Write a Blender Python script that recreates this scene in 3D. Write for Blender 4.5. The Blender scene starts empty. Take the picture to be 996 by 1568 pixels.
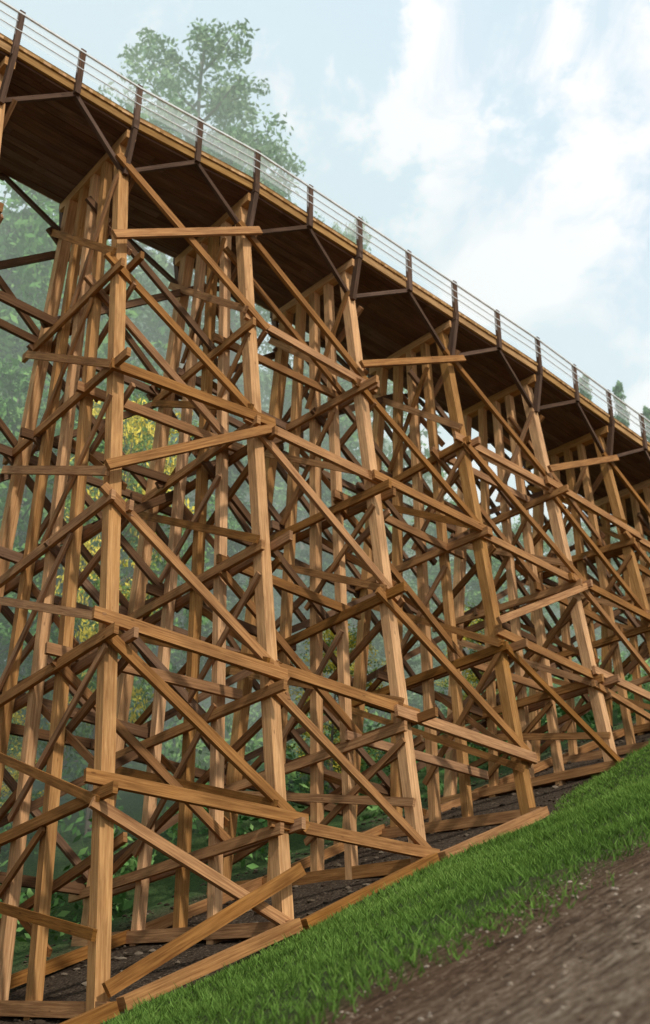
import bpy, math, random
import numpy as np
from mathutils import Vector
rnd=random.Random(7); rng=np.random.default_rng(11)
sc=bpy.context.scene
col=sc.collection

# ------------------------------------------------------------ helpers
def new_obj(name,mesh,parent=None):
    o=bpy.data.objects.new(name,mesh); col.objects.link(o)
    if parent: o.parent=parent
    return o
def empty(name):
    o=bpy.data.objects.new(name,None); col.objects.link(o); return o
def mesh_np(name,V,F,nper,tint=None,uv=None,mats=(),midx=None,smooth=False):
    m=bpy.data.meshes.new(name)
    V=np.asarray(V,dtype=np.float32); F=np.asarray(F,dtype=np.int32).reshape(-1,nper)
    m.vertices.add(len(V)); m.vertices.foreach_set('co',V.ravel())
    m.loops.add(F.size); m.loops.foreach_set('vertex_index',F.ravel())
    m.polygons.add(len(F)); m.polygons.foreach_set('loop_start',np.arange(0,F.size,nper,dtype=np.int32))
    if uv is not None:
        l=m.uv_layers.new(name='UVMap'); l.data.foreach_set('uv',np.asarray(uv,dtype=np.float32).ravel())
    if tint is not None:
        a=m.attributes.new('tint','FLOAT','POINT'); a.data.foreach_set('value',np.asarray(tint,dtype=np.float32))
    for x in mats: m.materials.append(x)
    if midx is not None: m.polygons.foreach_set('material_index',np.asarray(midx,dtype=np.int32))
    m.update(calc_edges=True); m.validate()
    m.polygons.foreach_set('use_smooth',[bool(smooth)]*len(m.polygons))
    return m

class NT:
    def __init__(s,mat):
        mat.use_nodes=True; s.t=mat.node_tree; s.t.nodes.clear()
    def n(s,typ,**k):
        nd=s.t.nodes.new(typ)
        ins=k.pop('ins',{})
        for a,b in k.items(): setattr(nd,a,b)
        for a,b in ins.items():
            if isinstance(b,bpy.types.NodeSocket): s.t.links.new(b,nd.inputs[a])
            else: nd.inputs[a].default_value=b
        return nd
    def ramp(s,fac,stops):
        r=s.n('ShaderNodeValToRGB'); s.t.links.new(fac,r.inputs[0])
        e=r.color_ramp.elements
        while len(e)<len(stops): e.new(.5)
        for i,(p,c) in enumerate(stops):
            e[i].position=p; e[i].color=(*c,1) if len(c)==3 else c
        return r.outputs[0]
    def math(s,op,a,b=0,clamp=False):
        m=s.n('ShaderNodeMath',operation=op,use_clamp=clamp)
        for i,x in enumerate((a,b)):
            if isinstance(x,bpy.types.NodeSocket): s.t.links.new(x,m.inputs[i])
            else: m.inputs[i].default_value=x
        return m.outputs[0]
    def mix(s,f,a,b,blend='MIX'):
        m=s.n('ShaderNodeMix',data_type='RGBA',blend_type=blend)
        for i,x in ((0,f),(6,a),(7,b)):
            if isinstance(x,bpy.types.NodeSocket): s.t.links.new(x,m.inputs[i])
            else: m.inputs[i].default_value=x if i==0 else (*x,1)
        return m.outputs[2]

def wood(name,light,dark,rough=.85,bump=.35,vary=.6):
    mat=bpy.data.materials.new(name); N=NT(mat)
    uv=N.n('ShaderNodeUVMap').outputs[0]
    mp=N.n('ShaderNodeMapping',ins={0:uv,'Scale':(.55,13,1)}).outputs[0]
    gg=N.n('ShaderNodeTexNoise',ins={'Vector':mp,'Scale':1.6,'Detail':5,'Roughness':.68,'Distortion':.35}).outputs[0]
    c=N.ramp(gg,[(.34,dark),(.5,tuple((a+b)/2 for a,b in zip(light,dark))),(.64,light)])
    mp3=N.n('ShaderNodeMapping',ins={0:uv,'Scale':(.6,2.0,1)}).outputs[0]
    st=N.n('ShaderNodeTexNoise',ins={'Vector':mp3,'Scale':.9,'Detail':3,'Roughness':.6}).outputs[0]
    stc=N.ramp(st,[(.3,(.55,.52,.5)),(.55,(1,1,1)),(.75,(1.12,1.08,1.0))])
    c=N.mix(.8,c,stc,'MULTIPLY')
    kn=N.n('ShaderNodeTexVoronoi',ins={'Vector':N.n('ShaderNodeMapping',ins={0:uv,'Scale':(1.2,3.4,1)}).outputs[0],'Scale':1.0}).outputs[0]
    kc=N.ramp(kn,[(.04,(.35,.3,.27)),(.09,(1,1,1))])
    c=N.mix(.7,c,kc,'MULTIPLY')
    t=N.n('ShaderNodeAttribute',attribute_name='tint').outputs['Fac']
    v=N.math('ADD',N.math('MULTIPLY',t,vary),1-vary*.5)
    hs=N.n('ShaderNodeHueSaturation',ins={'Color':c,'Value':v,'Saturation':N.math('ADD',N.math('MULTIPLY',t,-.22),1.14)}).outputs[0]
    b=N.n('ShaderNodeBump',ins={'Height':gg,'Strength':bump,'Distance':.03}).outputs[0]
    p=N.n('ShaderNodeBsdfPrincipled',ins={'Base Color':hs,'Roughness':rough,'Normal':b})
    p.inputs['Specular IOR Level'].default_value=.2
    N.n('ShaderNodeOutputMaterial',ins={0:p.outputs[0]})
    return mat
M_post=wood('fir_post',(.67,.385,.18),(.39,.195,.08))
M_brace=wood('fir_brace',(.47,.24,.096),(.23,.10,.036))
M_mid=wood('medium_brace',(.38,.195,.085),(.19,.088,.036))  # medium brown for inner bracing, darker than the outer braces
M_far=wood('backlit_brace',(.20,.11,.06),(.095,.05,.026))  # backlit shade of the far bracing, painted in as darker wood
M_dark=wood('creosote_timber',(.14,.08,.05),(.065,.036,.023))
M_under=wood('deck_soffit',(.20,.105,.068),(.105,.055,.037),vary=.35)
M_fascia=wood('deck_fascia',(.60,.37,.17),(.34,.18,.075))
def plain(name,c,r=.6,metal=0):
    mat=bpy.data.materials.new(name); N=NT(mat)
    tc=N.n('ShaderNodeTexCoord').outputs['Object']
    n=N.n('ShaderNodeTexNoise',ins={'Vector':tc,'Scale':4.,'Detail':4}).outputs[0]
    cc=N.ramp(n,[(.3,tuple(x*.75 for x in c)),(.7,c)])
    p=N.n('ShaderNodeBsdfPrincipled',ins={'Base Color':cc,'Roughness':r,'Metallic':metal})
    N.n('ShaderNodeOutputMaterial',ins={0:p.outputs[0]}); return mat
M_rail=plain('galvanised_rail',(.74,.75,.74),.5,.0)
M_mesh=bpy.data.materials.new('woven_wire_mesh'); N=NT(M_mesh)
d_=N.n('ShaderNodeBsdfDiffuse',ins={0:(.8,.82,.82,1)}); t_=N.n('ShaderNodeBsdfTransparent')
N.n('ShaderNodeOutputMaterial',ins={0:N.n('ShaderNodeMixShader',ins={0:.26,1:t_.outputs[0],2:d_.outputs[0]}).outputs[0]})

# ------------------------------------------------------------ terrain
TS=np.array([.73,.683]); TQ=np.array([-.69,.724])
def sq(x,y): return x*TS[0]+y*TS[1], x*TQ[0]+y*TQ[1]
def sst(a,b,x):
    t=np.clip((x-a)/(b-a),0,1); return t*t*(3-2*t)
def vnoise(x,y):
    return (np.sin(x*1.3+.7*np.sin(y*.9))+np.sin(y*1.7+1.1*np.sin(x*.8+2))+np.sin((x+y)*.63+1.)) /3
def ground(x,y):
    x=np.asarray(x,float); y=np.asarray(y,float)
    s,q=sq(x,y)
    sc_=np.where(s<-12,-12+(s+12)*.12,s); sc_=np.where(sc_>63,63+(sc_-63)*.03,sc_)
    z=-1.6+.45*sc_
    qc=np.clip(q,-30,20)
    z=z-.095*qc+.09*np.clip(q-20,0,9)
    z=z+ .42*np.clip(q-31,0,45)*(1-.35*sst(20,60,s))
    z=z+.95*np.exp(-((q-16.5)/3.0)**2)*sst(26,31,s)*(1-sst(48,60,s))
    z=z+.10*vnoise(x*.7,y*.7)*sst(6,14,np.hypot(x,y))+.04*vnoise(x*2.3,y*2.1)*sst(3,9,np.hypot(x,y))
    z=z+ 1.2*vnoise(x*.09,y*.09)*sst(60,130,np.hypot(x,y))
    return z
n=420
k=np.linspace(-1,1,n); ax=np.sinh(k*4.2)/np.sinh(4.2)*900
X,Y=np.meshgrid(ax+4,ax+24,indexing='ij')
Z=ground(X,Y)
V=np.stack([X,Y,Z],-1).reshape(-1,3)
I=np.arange(n*n).reshape(n,n)
F=np.stack([I[:-1,:-1],I[1:,:-1],I[1:,1:],I[:-1,1:]],-1).reshape(-1,4)
mat=bpy.data.materials.new('hillside_ground'); N=NT(mat)
tc=N.n('ShaderNodeTexCoord').outputs['Object']
sx=N.n('ShaderNodeSeparateXYZ',ins={0:tc})
q=N.math('ADD',N.math('MULTIPLY',sx.outputs[0],-.69),N.math('MULTIPLY',sx.outputs[1],.724))
s_=N.math('ADD',N.math('MULTIPLY',sx.outputs[0],.73),N.math('MULTIPLY',sx.outputs[1],.683))
n1=N.n('ShaderNodeTexNoise',ins={'Vector':tc,'Scale':.9,'Detail':5,'Roughness':.6}).outputs[0]
n2=N.n('ShaderNodeTexNoise',ins={'Vector':tc,'Scale':14.,'Detail':6,'Roughness':.7}).outputs[0]
cv=N.n('ShaderNodeCombineXYZ',ins={0:N.math('MULTIPLY',s_,1.5),1:N.math('MULTIPLY',q,4.5)}).outputs[0]
n3=N.n('ShaderNodeTexNoise',ins={'Vector':cv,'Scale':1.5,'Detail':10,'Roughness':.82}).outputs[0]
vor=N.n('ShaderNodeTexVoronoi',ins={'Vector':tc,'Scale':16.}).outputs[0]
dirt=N.ramp(N.math('ADD',N.math('MULTIPLY',n3,.7),N.math('MULTIPLY',n2,.3)),[(.41,(.06,.036,.022)),(.475,(.19,.125,.082)),(.53,(.34,.245,.17)),(.60,(.62,.50,.38))])
dk=N.ramp(n1,[(.3,(.62,.58,.55)),(.6,(1,1,1))])
dirt=N.mix(1,dirt,dk,'MULTIPLY')
grassg=N.ramp(n2,[(.35,(.035,.045,.018)),(.6,(.08,.11,.035))])
litter=N.ramp(n2,[(.35,(.03,.02,.014)),(.52,(.085,.058,.04)),(.66,(.22,.165,.115))])
forest=N.ramp(n2,[(.38,(.04,.07,.025)),(.55,(.09,.16,.05)),(.68,(.16,.14,.07))])
qn=N.math('ADD',q,N.math('MULTIPLY',N.math('SUBTRACT',n1,.5),2.6))
def step(x,a,b):
    r=N.n('ShaderNodeMapRange',interpolation_type='SMOOTHSTEP',ins={0:x,1:a,2:b}); return r.outputs[0]
dirt=N.mix(step(qn,4.8,8.0),dirt,N.mix(1,dirt,(.60,.50,.43),'MULTIPLY'))
c=N.mix(step(qn,7.6,10.5),dirt,grassg)
c=N.mix(step(qn,18.6,19.4),c,litter)
c=N.mix(step(qn,26,30),c,forest)
h=N.math('ADD',N.math('MULTIPLY',n2,.5),N.math('ADD',N.math('MULTIPLY',vor,.2),N.math('MULTIPLY',n3,.8)))
b=N.n('ShaderNodeBump',ins={'Height':h,'Strength':1.,'Distance':.16}).outputs[0]
p=N.n('ShaderNodeBsdfPrincipled',ins={'Base Color':c,'Roughness':.95,'Normal':b})
p.inputs['Specular IOR Level'].default_value=.1
N.n('ShaderNodeOutputMaterial',ins={0:p.outputs[0]})
g=new_obj('ground',mesh_np('ground',V,F,4,mats=[mat],smooth=True))

# ------------------------------------------------------------ timber accumulator
class Timbers:
    def __init__(s): s.V=[];s.UV=[];s.T=[];s.n=0
    def add(s,p0,p1,w,h,wdir,tint=None,jit=.015):
        p0=np.array(p0,float)+rng.normal(0,jit,3); p1=np.array(p1,float)+rng.normal(0,jit,3)
        a=p1-p0; L=np.linalg.norm(a); a/=L
        wd=np.array(wdir,float); wd-=a*wd.dot(a); wd/=np.linalg.norm(wd)
        hd=np.cross(a,wd)
        w*=rng.uniform(.95,1.05); h*=rng.uniform(.93,1.07)
        for p in (p0,p1):
            for i,j in ((-1,-1),(1,-1),(1,1),(-1,1)):
                s.V.append(p+wd*i*w/2+hd*j*h/2)
        o=rng.uniform(0,100,2)
        t=rng.uniform(0,1) if tint is None else tint
        s.T+=[t]*8
        per=[(0,1,w),(1,2,h),(2,3,w),(3,0,h)]
        v0=o[1]
        for i,j,ww in per:
            s.UV+=[(o[0],v0),(o[0],v0+ww),(o[0]+L,v0+ww),(o[0]+L,v0)]
            v0+=ww
        for _ in range(2): s.UV+=[(o[0],o[1]),(o[0]+.05,o[1]),(o[0]+.05,o[1]+h),(o[0],o[1]+h)]
        s.n+=1
    def build(s,name,mat,parent):
        F=[]
        for k in range(s.n):
            b=k*8
            F+=[(b,b+1,b+5,b+4),(b+1,b+2,b+6,b+5),(b+2,b+3,b+7,b+6),(b+3,b,b+4,b+7),(b+3,b+2,b+1,b),(b+4,b+5,b+6,b+7)]
        m=mesh_np(name,s.V,F,4,tint=s.T,uv=s.UV,mats=[mat])
        return new_obj(name,m,parent)

# ------------------------------------------------------------ bridge alignment
idx=np.arange(-3,14)
bx=[-17.2,-14.3,-11.4,-8.5,-5.58,-2.23,1.02,4.51,8.0,11.45,14.95,18.45,21.95,25.45,28.95,32.45,35.95]
by=[15.15,17.7,20.25,22.8,25.4,27.97,31.0,34.3,37.6,41.15,44.7,48.25,51.8,55.35,58.9,62.45,66.0]
def E(u): return np.array([np.interp(u,idx,bx),np.interp(u,idx,by)])
def T(u):
    a=E(min(u+.6,13))-E(max(u-.6,-3)); return a/np.linalg.norm(a)
def P(u,t,z):
    e=E(u); d=T(u); nn=np.array([-d[1],d[0]])
    return np.array([*(e+nn*t),z])
def TD(u): d=T(u); return np.array([d[0],d[1],0])
def ND(u): d=T(u); return np.array([-d[1],d[0],0])
ZD=27.0; ZC=26.2
tops=[.55,1.35,2.0,2.65,3.45]; bat=[.122,.045,.01,-.045,-.122]; KF=4
def pt(k,z): return tops[k]-bat[k]*(ZC-z)
LV=[25.1,21.5,17.8,14.1,10.4,6.8,3.1,-.6,-4.3]

bridge=empty('trestle_bridge')
posts=Timbers(); cross=Timbers(); cross2=Timbers(); longi=Timbers(); farl=Timbers(); sills=Timbers()
def gz(u,t):
    p=P(u,t,0); return float(ground(p[0],p[1]))
U=list(range(-3,13))
for u in U:
    gb=[]
    for k in range(5):
        z=10.
        for _ in range(6): z=gz(u,pt(k,z))
        gb.append(z)
        if ZC-z<1: continue
        w_=.32 if k in(0,4) else .25
        posts.add(P(u,pt(k,z-.3),z-.3),P(u,pt(k,ZC),ZC),w_,w_,TD(u),jit=.01)
    zgm=max(gb)
    posts.add(P(u,.0,ZC+.15),P(u,4.0,ZC+.15),.32,.3,TD(u),jit=.003)
    if ZC-zgm>1.2:
        cross.add(P(u,pt(0,gb[0])-.5,gb[0]+.12),P(u,pt(KF,gb[KF])+.5,gb[KF]+.12),.3,.3,TD(u))
    lev=[25.75]+[z for z in LV[1:] if z>zgm+1.4]
    for j,L in enumerate(lev):
        z=L-.32
        if j>0:
            for sd in (1,-1):
                if sd==1 and (u+j)%3==0: continue
                e1,e2=rng.uniform(.3,1.0,2)
                dz=rng.uniform(-.25,.25); dz2=rng.uniform(-.25,.25)
                (cross if sd<0 else cross2).add(P(u,pt(0,z)-e1,z+dz)+TD(u)*sd*.22,P(u,pt(KF,z)+e2,z+dz2)+TD(u)*sd*.22,.11,.25,TD(u))
        zt=L-.62
        nx=(lev[j+1]) if j+1<len(lev) else zgm+.75
        if zt-nx>1.0:
            r=lambda: rng.uniform(-.4,.4)
            cross2.add(P(u,pt(0,zt)-.3,zt+r())+TD(u)*.34,P(u,pt(KF,nx)+.3,nx+r())+TD(u)*.34,.09,.21,TD(u))
            cross.add(P(u,pt(KF,zt)+.3,zt)-TD(u)*.34,P(u,pt(0,nx)-.35,nx+r())-TD(u)*.34,.09,.21,TD(u))
            a,b=(0,2) if (u+j)%2 else (1,3)
            cross2.add(P(u,pt(a,zt)-.2,zt-.1+r())-TD(u)*.20,P(u,pt(b,nx)+.2,nx+.1+r())-TD(u)*.20,.07,.17,TD(u))
            if u>=1: cross2.add(P(u,pt(b,zt)+.2,zt-.1)+TD(u)*.20,P(u,pt(a,nx)-.2,nx+.2+r())+TD(u)*.20,.07,.17,TD(u))
def lon(acc,u0,u1,z0,z1,k,side,lay,w=.11,h=.27,ext=.4):
    off=side*(.165+.06+.12*lay)
    z0+=rng.uniform(-.14,.14); z1+=rng.uniform(-.14,.14)
    a=P(u0,pt(k,z0)+off,z0); b=P(u1,pt(k,z1)+off,z1)
    d=(b-a)/np.linalg.norm(b-a); nn=ND((u0+u1)/2)+np.array([0,0,side*bat[k]])
    acc.add(a-d*ext*rng.uniform(.6,1.7),b+d*ext*rng.uniform(.6,1.7),w,h,nn,jit=.012)
desc={1:[0,1,3,4,5],2:[0,2,4],3:[1,3],4:[0,1,3],5:[1,2,3],6:[0,1,2],7:[1,2],8:[0,1]}
ascd={1:[0,2],3:[0],5:[0],6:[2],4:[2]}
glev={1:[17.8,10.4,6.8],2:[21.5,17.8,10.4,6.8],3:[17.8,10.4],4:[21.5,17.8,14.1],5:[21.5,17.8,14.1],6:[21.5,17.8,14.1],7:[21.5,17.8],8:[21.5,17.8],9:[21.5],10:[21.5]}
lv=[25.2]+LV[1:]
for u in range(-3,12):
    g0=gz(u,-1.5); g1=gz(u+1,-1.5); lay=u%2
    def ok(z0,z1,m=.5): return z0>g0+m and z1>g1+m
    for L in glev.get(u,[]):
        if ok(L,L,-.1): lon(longi,u,u+1,L,L,0,-1,lay,h=.29)
    for j in desc.get(u,[]):
        a,b=lv[j],lv[j+1]
        lon(longi,u,u+1,a-.45 if j else a-.1,max(b+.1,g1+.25),0,-1,1-lay if j%2 else lay,h=.24)
    for j in ascd.get(u,[]):
        a,b=lv[j],lv[j+1]
        lon(longi,u,u+1,b+.7,a-.3,0,-1,2,h=.24)
    if u==1: lon(longi,u,u+1,g0+.35,g1+1.35,0,-1,2,h=.26,ext=.2)
    if -3<=u<8:
        if u<4: sills.add(P(u+.02,pt(0,g0)-.62,g0+.16),P(u+.98,pt(0,g1)-.62,g1+.16),.26,.26,ND(u),jit=.04)
        sills.add(P(u,4,gz(u,4)+.2),P(u+1,4,gz(u+1,4)+.2),.26,.26,ND(u),jit=.04)
    for k,side,acc in ((1,-1,cross2),(2,-1,farl),(3,1,farl),(4,1,farl)):
        gk0=gz(u,pt(k,8)); gk1=gz(u+1,pt(k,8))
        for j,L in enumerate(LV[1:]):
            if L>gk0+.5 and L>gk1+.5 and ((k==4) or (k!=2 and (j+u)%2==0)) and not (k==1 and u<=0): lon(acc,u,u+1,L-.1,L-.1,k,side,lay)
        for j in range(len(lv)-1):
            a,b=lv[j],lv[j+1]
            if a-.45>gk0+.5 and b>gk1+.4 and (k==4 or ((j+u+k)%3==0 and u>0)):
                lon(acc,u,u+1,a-.45,b+.1,k,side,1-lay,h=.22)
            if k in(3,4) and (j+u+k)%2==0 and b>gk0+.4 and a-.45>gk1+.5 and (k==4 or u>0):
                lon(acc,u,u+1,b+.1,a-.45,k,side,2,h=.22)
posts.build('bent_posts',M_post,bridge)
cross.build('bent_cross_bracing',M_brace,bridge)
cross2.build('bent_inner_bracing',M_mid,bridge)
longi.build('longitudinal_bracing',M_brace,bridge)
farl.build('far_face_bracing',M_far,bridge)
sills.build('ground_sills',M_brace,bridge)

# ------------------------------------------------------------ deck
under=Timbers(); fas=Timbers(); plank=Timbers(); rp=Timbers(); rails=Timbers(); wm=[]
for u in range(-3,13):
    nb=16; wv=4.0/nb
    for i in range(nb):
        t=(i+.5)*wv
        sp0=rng.uniform(.2,.8); dz=rng.uniform(-.012,.012)
        under.add(P(u+.004,t,26.62+dz),P(u+sp0,t,26.62+dz),wv-.012,.2,ND(u+.5),jit=.0)
        under.add(P(u+sp0+.002,t,26.62+dz),P(u+.996,t,26.62+dz),wv-.012,.2,ND(u+.5),jit=.0)
    for t,sg in ((-.06,-1),(4.06,1)):
        fas.add(P(u+.003,t,26.79),P(u+.997,t,26.79),.09,.40,ND(u+.5),jit=.002)
        fas.add(P(u+.003,t-sg*.12,27.13),P(u+.997,t-sg*.12,27.13),.12,.14,ND(u+.5),jit=.002)
    m=32
    for i in range(m):
        a=u+(i+.5)/m
        plank.add(P(a,-.16,26.9),P(a,4.16,26.9),4.65/m-.012,.09,TD(a),jit=.002)
    for hf in (0,.5):
        a=u+hf
        for t,sg in ((-.17,-1),(4.17,1)):
            rp.add(P(a,t,26.45),P(a,t+sg*.02,28.17),.13,.17,ND(a),jit=.004)
            if hf==0:
                tp=.2 if sg<0 else 3.8
                rp.add(P(a,t,26.75),P(a,tp,24.95),.14,.22,TD(a),jit=.004)
            else:
                for du in (-.5,.5):
                    tp=.28 if sg<0 else 3.72
                    rp.add(P(a,t+(-sg)*.1,26.5),P(a+du*.97,tp,25.15),.13,.13,ND(a),jit=.004)
    for t in (-.24,4.24):
        for hz,ww in ((27.40,.024),(27.72,.024),(28.06,.055)):
            for hf in (0,.5):
                rails.add(P(u+hf,t,hz),P(u+hf+.5,t,hz),ww,ww,(0,0,1),jit=.0)
        if t<0:
            for hf in (0,.5): wm+=[P(u+hf,-.21,27.2),P(u+hf+.5,-.21,27.2),P(u+hf+.5,-.21,28.04),P(u+hf,-.21,28.04)]
under.build('deck_stringers',M_under,bridge); fas.build('deck_edge_boards',M_fascia,bridge)
plank.build('deck_planks',M_fascia,bridge); rp.build('railing_posts_and_knee_braces',M_dark,bridge)
rails.build('railing_bars',M_rail,bridge)
new_obj('railing_mesh',mesh_np('railing_mesh',wm,np.arange(len(wm)),4,mats=[M_mesh]),bridge)

# ------------------------------------------------------------ vegetation materials
def leafmat(name,stops,trans=.0):
    mat=bpy.data.materials.new(name); N=NT(mat)
    t=N.n('ShaderNodeAttribute',attribute_name='tint').outputs['Fac']
    c=N.ramp(t,stops)
    d=N.n('ShaderNodeBsdfDiffuse',ins={0:c})
    if trans:
        tr=N.n('ShaderNodeBsdfTranslucent',ins={0:N.mix(1,c,(1.2,1.25,.7),'MULTIPLY')})
        d=N.n('ShaderNodeMixShader',ins={0:trans,1:d.outputs[0],2:tr.outputs[0]})
    N.n('ShaderNodeOutputMaterial',ins={0:d.outputs[0]}); return mat
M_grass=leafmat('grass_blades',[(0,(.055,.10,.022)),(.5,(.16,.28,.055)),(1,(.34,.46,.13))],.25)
M_leaf=leafmat('broad_leaves',[(0,(.07,.16,.05)),(.5,(.16,.33,.10)),(1,(.30,.48,.16))])
M_leafp=leafmat('pale_leaves',[(0,(.14,.24,.12)),(.5,(.25,.38,.20)),(1,(.38,.50,.27))])  # greens paled so the leaf colour itself carries distance haze
M_con=leafmat('conifer_needles',[(0,(.08,.15,.08)),(.5,(.15,.26,.13)),(1,(.25,.36,.18))])
M_yel=leafmat('yellow_blossom',[(0,(.13,.22,.06)),(.45,(.22,.34,.08)),(.6,(.72,.58,.07)),(1,(.85,.70,.12))])
M_bark=plain('bark',(.20,.16,.13),.9)

# ------------------------------------------------------------ grass
def blades(name,N_,smin,smax,qmin,qmax,hmin,hmax,w,matg,dens=None):
    s=rng.uniform(smin,smax,N_); q=rng.uniform(qmin,qmax,N_)
    if dens is not None:
        k=rng.uniform(0,1,N_)<dens(s,q); s,q=s[k],q[k]
    inv=np.linalg.inv(np.array([TS,TQ]))
    xy=(inv@np.stack([s,q])).T
    cell=.16
    jx=np.floor(xy/cell)*cell+cell/2; hsh=np.sin(jx[:,0]*127.1+jx[:,1]*311.7)*43758.5; hsh-=np.floor(hsh)
    pull=.55*(hsh>.35)[:,None]
    xy=xy*(1-pull)+(jx+(hsh[:,None]-.5)*.1)*pull
    x,y=xy[:,0],xy[:,1]; z=ground(x,y)
    M=len(x); an=rng.uniform(0,2*np.pi,M); la=rng.uniform(0,2*np.pi,M)
    H=rng.uniform(hmin,hmax,M)*(.65+.8*hsh)*(1+.3*vnoise(x*2.7,y*2.5)); ln=H*rng.uniform(.2,1.2,M)
    b=np.stack([x,y,z-.01],-1); dv=np.stack([np.cos(an),np.sin(an),0*an],-1)*w*.5*(1+np.hypot(x,y)[:,None]/30)
    tip=b+np.stack([np.cos(la)*ln,np.sin(la)*ln,H],-1)
    V=np.stack([b-dv,b+dv,tip],1).reshape(-1,3)
    F=np.arange(M*3).reshape(-1,3)
    s2,q2=sq(x,y)
    tt=np.clip(.28+.22*np.clip((q2-9)/7,0,1)+.20*vnoise(x*.8,y*.8)+.42*(hsh-.5)+rng.normal(0,.22,M),0,1)
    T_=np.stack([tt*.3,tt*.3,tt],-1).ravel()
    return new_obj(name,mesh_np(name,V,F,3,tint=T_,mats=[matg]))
def gd(s,q):
    nz=vnoise(s*1.1,q*1.3)
    qe=19.1+1.5*sst(25,30,s)
    e=np.clip((q-7.4+nz*1.1)/4.0,0,1)**1.3*np.clip((qe-q+nz*.35)/.6,0,1)
    return e*np.clip(1.35-s/55,.3,1)
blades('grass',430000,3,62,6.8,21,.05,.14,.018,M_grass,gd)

# ------------------------------------------------------------ gravel
def rocks(name,M,f,rmin,rmax,matr):
    x,y=f(M); M=len(x); z=ground(x,y)
    base=np.array([(1,0,0),(-1,0,0),(0,1,0),(0,-1,0),(0,0,1),(0,0,-1)],float)
    fc=np.array([(0,2,4),(2,1,4),(1,3,4),(3,0,4),(2,0,5),(1,2,5),(3,1,5),(0,3,5)])
    vs=list(map(tuple,base)); fs=[]; cache={}
    def mid(a,b):
        k=(min(a,b),max(a,b))
        if k not in cache:
            v=(np.array(vs[a])+np.array(vs[b])); v/=np.linalg.norm(v); vs.append(tuple(v)); cache[k]=len(vs)-1
        return cache[k]
    for a,b,c in fc:
        ab,bc,ca=mid(a,b),mid(b,c),mid(c,a); fs+=[(a,ab,ca),(ab,b,bc),(ca,bc,c),(ab,bc,ca)]
    vs=np.array(vs); fs=np.array(fs); nv=len(vs)
    r=rmin+(rmax-rmin)*rng.uniform(0,1,M)**3
    V=vs[None]*(1+rng.normal(0,.16,(M,nv,1)))*r[:,None,None]*np.stack([rng.uniform(.7,1.3,M),rng.uniform(.7,1.3,M),rng.uniform(.4,.8,M)],-1)[:,None]
    V=V+np.stack([x,y,z+r*.1],-1)[:,None]
    F=(fs[None]+np.arange(M)[:,None,None]*nv).reshape(-1,3)
    return new_obj(name,mesh_np(name,V.reshape(-1,3),F,3,tint=np.repeat(rng.uniform(0,1,M),nv),mats=[matr]))
M_rock=leafmat('gravel_stone',[(0,(.11,.073,.05)),(.5,(.25,.18,.125)),(1,(.46,.37,.29))],0)
M_rub=leafmat('rubble_stone',[(0,(.05,.035,.025)),(.5,(.10,.075,.052)),(1,(.24,.19,.14))],0)
inv=np.linalg.inv(np.array([TS,TQ]))
def f1(M):
    s=rng.uniform(1,34,M); q=rng.uniform(1,9.0,M)
    xy=inv@np.stack([s,q]); return xy[0],xy[1]
rocks('gravel',9000,f1,.008,.028,M_rock)
def f2(M):
    s=rng.uniform(5,50,M); q=rng.uniform(19.3,30,M)
    xy=inv@np.stack([s,q]); return xy[0],xy[1]
rocks('rubble',3000,f2,.03,.11,M_rub)

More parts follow.
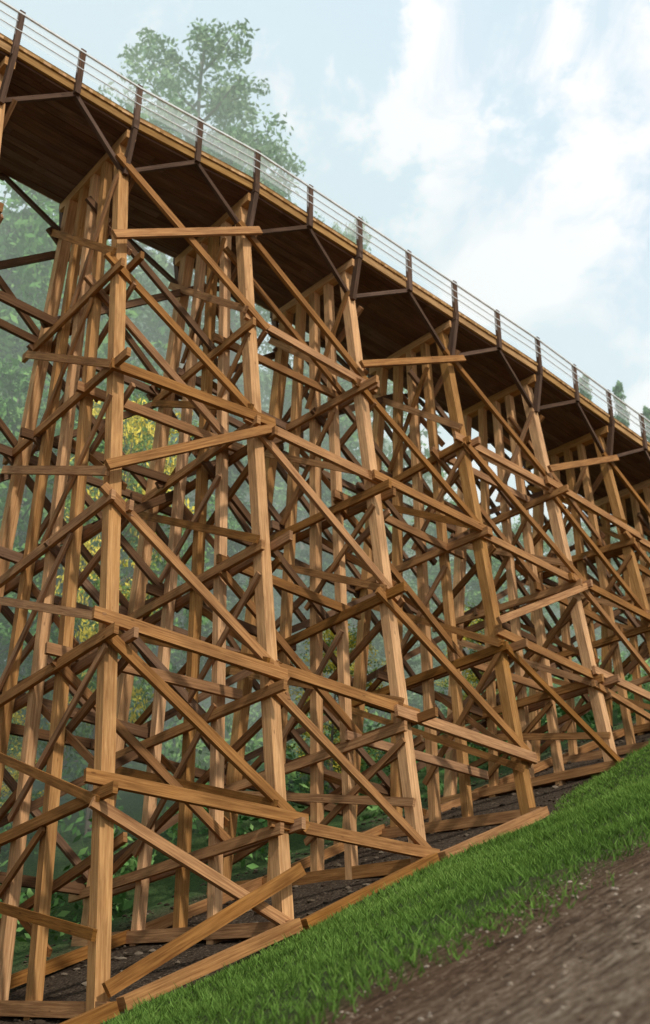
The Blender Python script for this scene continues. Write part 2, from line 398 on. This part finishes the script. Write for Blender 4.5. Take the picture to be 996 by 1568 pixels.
# ------------------------------------------------------------ trees
def leafquads(C,size,M):
    a=rng.normal(0,1,(M,3)); a/=np.linalg.norm(a,axis=1)[:,None]
    b=rng.normal(0,1,(M,3)); b-=a*(a*b).sum(1)[:,None]; b/=np.linalg.norm(b,axis=1)[:,None]
    s=size*rng.uniform(.6,1.3,(M,1))
    return np.stack([C-a*s,C+b*s*.45,C+a*s,C-b*s*.45],1).reshape(-1,3)
def tube(pts,rad,sides=7):
    V=[];F=[]
    for i,(p,r) in enumerate(zip(pts,rad)):
        for k in range(sides):
            a=2*math.pi*k/sides; V.append((p[0]+r*math.cos(a),p[1]+r*math.sin(a),p[2]+ (r*.3*math.sin(a) if i else 0)))
        if i:
            for k in range(sides):
                b=(i-1)*sides; F.append((b+k,b+(k+1)%sides,b+sides+(k+1)%sides,b+sides+k))
    return V,F
def tree_mesh(name,kind,mat_l,H=20.,W=6.,nl=11000,c0=.3,yellow=0,size=.2):
    V=[];F=[];
    def addt(p,r,sd=7):
        v,f=tube(p,r,sd); o=len(V); V.extend(v); F.extend([tuple(x+o for x in q) for q in f])
    lean=rng.normal(0,.02,2)
    tp=[(lean[0]*h*H+.15*math.sin(h*5),lean[1]*h*H+.15*math.cos(h*4),h*H) for h in np.linspace(0,.97,9)]
    tr=[.012*H*(1-h*.93) for h in np.linspace(0,.97,9)]
    addt(tp,tr,9)
    cl=[];cr=[]
    if kind=='con':
        lay=26
        for i in range(lay):
            h=c0+(1-c0)*i/lay; R=W*.5*(1-(h-c0)/(1-c0))**.8*rng.uniform(.75,1.15)+.25
            for j in range(6):
                a=rng.uniform(0,6.28); r=R*rng.uniform(.7,1.1)
                p0=np.array([np.interp(h*H,[q[2] for q in tp],[q[0] for q in tp]),np.interp(h*H,[q[2] for q in tp],[q[1] for q in tp]),h*H])
                p1=p0+np.array([math.cos(a)*r,math.sin(a)*r,-r*.22])
                addt([p0,(p0+p1)/2+np.array([0,0,.06*r]),p1],[.05,.03,.012],4)
                for f in (.35,.6,.8,.98): cl.append(p0+(p1-p0)*f+rng.normal(0,.1,3)); cr.append(.22+.22*(1-f)*r*.4+.1)
    else:
        nb=34
        for i in range(nb):
            h=c0+(.95-c0)*(i/nb)**.9; hh=(h-c0)/(1-c0)
            R=W*.5*(math.sin(math.pi*min(.98,.22+hh*.72))**.7)*rng.uniform(.6,1.2)
            a=i*2.4+rng.uniform(-.5,.5)
            p0=np.array([np.interp(h*H,[q[2] for q in tp],[q[0] for q in tp]),np.interp(h*H,[q[2] for q in tp],[q[1] for q in tp]),h*H])
            p1=p0+np.array([math.cos(a)*R,math.sin(a)*R,R*rng.uniform(.15,.7)])
            pm=(p0+p1)/2+np.array([0,0,-.08*R])
            addt([p0,pm,p1],[.005*H*(1-hh*.6),.003*H*(1-hh*.6),.02],5)
            for f in (.45,.7,.9,1.02):
                for _ in range(2):
                    c=p0+(p1-p0)*f+rng.normal(0,.11*R+.1,3); cl.append(c); cr.append(rng.uniform(.35,.8)*W/7)
    cl=np.array(cl); cr=np.array(cr); nt=len(F)
    k=rng.integers(0,len(cl),nl)
    d=rng.normal(0,1,(nl,3)); d/=np.linalg.norm(d,axis=1)[:,None]; rr=rng.uniform(.2,1,(nl,1))**.6
    C=cl[k]+d*rr*cr[k][:,None]*np.array([1.15,1.15,.7])
    LVt=leafquads(C,size,nl)
    ct=rng.uniform(.15,.75,len(cl))
    if yellow: ct=np.where(rng.uniform(0,1,len(cl))<yellow,.85,.2)
    tt=np.clip(ct[k]+d[:,2]*.15+rng.normal(0,.12,nl),0,1)
    o=len(V)
    Vn=np.concatenate([np.array(V,float).reshape(-1,3),LVt]); Fn=np.concatenate([np.array(F).reshape(-1,4),np.arange(nl*4).reshape(-1,4)+o])
    T_=np.concatenate([np.full(o,.5),np.repeat(tt,4)])
    mi=np.concatenate([np.zeros(nt),np.ones(nl)])
    return mesh_np(name,Vn,Fn,4,tint=T_,mats=[M_bark,mat_l],midx=mi)
protoD=[tree_mesh('deciduous_a','dec',M_leaf,20,8.5,11000,.08),tree_mesh('deciduous_b','dec',M_leafp,20,7.5,10000,.12),tree_mesh('deciduous_c','dec',M_leaf,20,8,10000,.08)]
protoT=tree_mesh('tall_tree','dec',M_leafp,42,9.5,14000,.5,size=.19)
protoC=[tree_mesh('conifer_a','con',M_con,20,6,10000,.12),tree_mesh('conifer_b','con',M_con,20,5,9000,.2)]
protoY=tree_mesh('yellow_tree','dec',M_yel,14,7,10000,.15,yellow=.5,size=.12)
forest=empty('distant_forest')
def place(name,mesh,x,y,ztop,H0,ws=1.,parent=None):
    z=float(ground(x,y)); h=ztop-z
    o=new_obj(name,mesh,parent); o.location=(x,y,z-.2); k=h/H0
    w=ws*min(1.5,max(.7,k)); o.scale=(w,w,k); o.rotation_euler=(0,0,rnd.uniform(0,6.28)); return o
place('tall_tree',protoT,-8.6,60,69.5,42,1.1)
place('tall_tree',protoT,-5.5,64,67,42,.8)
place('tall_tree',protoT,1.0,66,61.5,42,.5)
az=[-.6,-.33,-.28,-.2,-.1,0,.08,.15,.22,.30,.5]; rt=[1.0,.97,.88,.82,.80,.76,.64,.54,.54,.56,.6]
cnt=0
for i in range(900):
    s=rnd.uniform(0,95); q_=rnd.uniform(42,86)
    x,y=inv@np.array([s,q_])
    if y<15 or not -.62<x/y<.42: continue
    r=np.interp(x/y,az,rt)*rnd.uniform(.70,1.03)
    zt=r*y; h=zt-float(ground(x,y))
    if h<7 or h>46: continue
    con=rnd.random()<.2
    m=rnd.choice(protoC if con else protoD)
    place('conifer_tree' if con else 'deciduous_tree',m,x,y,zt,20,rnd.uniform(.85,1.2),forest)
    cnt+=1
    if cnt>=80: break
print('trees',cnt)
for x,y,r in ((21.5,74,.70),(24.5,76,.675),(18.5,72,.71)):
    place('conifer_tree',protoC[1],x,y,r*y,20,.45,forest)
for x,y,zt,w_ in ((-8.6,44,30,.6),(-11.5,42,16,.7),(.3,46,20,.8),(7.3,53,24,.8)):
    place('yellow_blossom_tree',protoY,x,y,zt,14,w_)
s=rng.uniform(-5,85,700); q_=rng.uniform(30.5,60,700); xy=inv@np.stack([s,q_])
cz=ground(xy[0],xy[1]); k=rng.integers(0,700,50000); R=rng.uniform(.6,1.9,700)
d=rng.normal(0,1,(50000,3)); d/=np.linalg.norm(d,axis=1)[:,None]
C=np.stack([xy[0],xy[1],cz+R*.4],-1)[k]+d*R[k][:,None]*rng.uniform(.4,1,(50000,1))
tt=np.clip(rng.uniform(.1,.8,700)[k]+d[:,2]*.15+rng.normal(0,.1,50000),0,1)
new_obj('undergrowth',mesh_np('undergrowth',leafquads(C,.2,50000),np.arange(200000).reshape(-1,4),4,tint=np.repeat(tt,4),mats=[M_leaf]))

# valley mist standing among the trees behind the bridge: a real volume; the small
# emission term stands for the multiply scattered daylight inside bright mist
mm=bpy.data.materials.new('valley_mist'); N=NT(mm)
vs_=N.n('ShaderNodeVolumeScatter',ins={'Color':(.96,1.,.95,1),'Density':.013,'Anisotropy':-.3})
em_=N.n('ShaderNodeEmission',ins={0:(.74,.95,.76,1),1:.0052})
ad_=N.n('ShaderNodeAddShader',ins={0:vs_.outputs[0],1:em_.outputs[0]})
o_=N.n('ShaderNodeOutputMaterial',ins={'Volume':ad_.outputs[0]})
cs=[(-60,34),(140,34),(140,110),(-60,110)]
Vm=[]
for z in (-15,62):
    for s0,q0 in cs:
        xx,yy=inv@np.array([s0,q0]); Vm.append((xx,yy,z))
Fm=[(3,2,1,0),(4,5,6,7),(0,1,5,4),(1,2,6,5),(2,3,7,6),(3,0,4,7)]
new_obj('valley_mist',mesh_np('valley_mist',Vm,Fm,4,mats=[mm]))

# ------------------------------------------------------------ light & sky
EL,AZ=40,152
sun=bpy.data.lights.new('sun','SUN'); sun.energy=2.6; sun.angle=math.radians(3.); sun.color=(1,.94,.84)
so=bpy.data.objects.new('sun',sun); col.objects.link(so)
dirv=Vector((math.sin(math.radians(AZ))*math.cos(math.radians(EL)),math.cos(math.radians(AZ))*math.cos(math.radians(EL)),math.sin(math.radians(EL))))
so.rotation_euler=dirv.to_track_quat('Z','Y').to_euler()
w=bpy.data.worlds.new('World'); sc.world=w; w.use_nodes=True
N=NT.__new__(NT); N.t=w.node_tree; N.t.nodes.clear()
sky=N.n('ShaderNodeTexSky',sky_type='NISHITA',sun_disc=False,sun_elevation=math.radians(EL),sun_rotation=math.radians(AZ))
b1=N.n('ShaderNodeBackground',ins={0:sky.outputs[0],1:.14})
gen=N.n('ShaderNodeTexCoord').outputs['Generated']
sp=N.n('ShaderNodeSeparateXYZ',ins={0:gen})
mpn=N.n('ShaderNodeMapping',ins={0:gen,'Location':(.35,.1,.2),'Scale':(1,1,1.25)}).outputs[0]
cn=N.n('ShaderNodeTexNoise',ins={'Vector':mpn,'Scale':5.5,'Detail':7,'Roughness':.62,'Distortion':.2}).outputs[0]
bias=N.math('MULTIPLY',sp.outputs[0],.45)
cf=N.math('ADD',cn,bias)
mr=N.n('ShaderNodeMapRange',interpolation_type='SMOOTHSTEP',ins={0:cf,1:.505,2:.58}).outputs[0]
sh=N.n('ShaderNodeTexNoise',ins={'Vector':gen,'Scale':10.,'Detail':7,'Roughness':.6,'Distortion':.5}).outputs[0]
cc=N.ramp(sh,[(.40,(.70,.82,.90)),(.54,(.96,.98,1.))])
cc2=N.mix(mr,(.74,.89,.96),cc)
fac=N.math('ADD',N.math('MULTIPLY',mr,.10),.89)
b2=N.n('ShaderNodeBackground',ins={0:cc2,1:1.06})
mx=N.n('ShaderNodeMixShader',ins={0:fac,1:b1.outputs[0],2:b2.outputs[0]})
N.n('ShaderNodeOutputWorld',ins={0:mx.outputs[0]})

# ------------------------------------------------------------ camera
cam=bpy.data.cameras.new('camera'); co=bpy.data.objects.new('camera',cam); col.objects.link(co); sc.camera=co
cam.sensor_fit='VERTICAL'; cam.sensor_height=36; cam.lens=1852/1568*36
co.location=(0,0,0); co.rotation_euler=(math.radians(90+28.75),0,0)
cam.clip_end=3000; cam.clip_start=.1
cam.dof.use_dof=True; cam.dof.focus_distance=24; cam.dof.aperture_fstop=(cam.lens/1000)/.045
sc.view_settings.view_transform='Standard'; sc.view_settings.look='None'; sc.view_settings.exposure=0
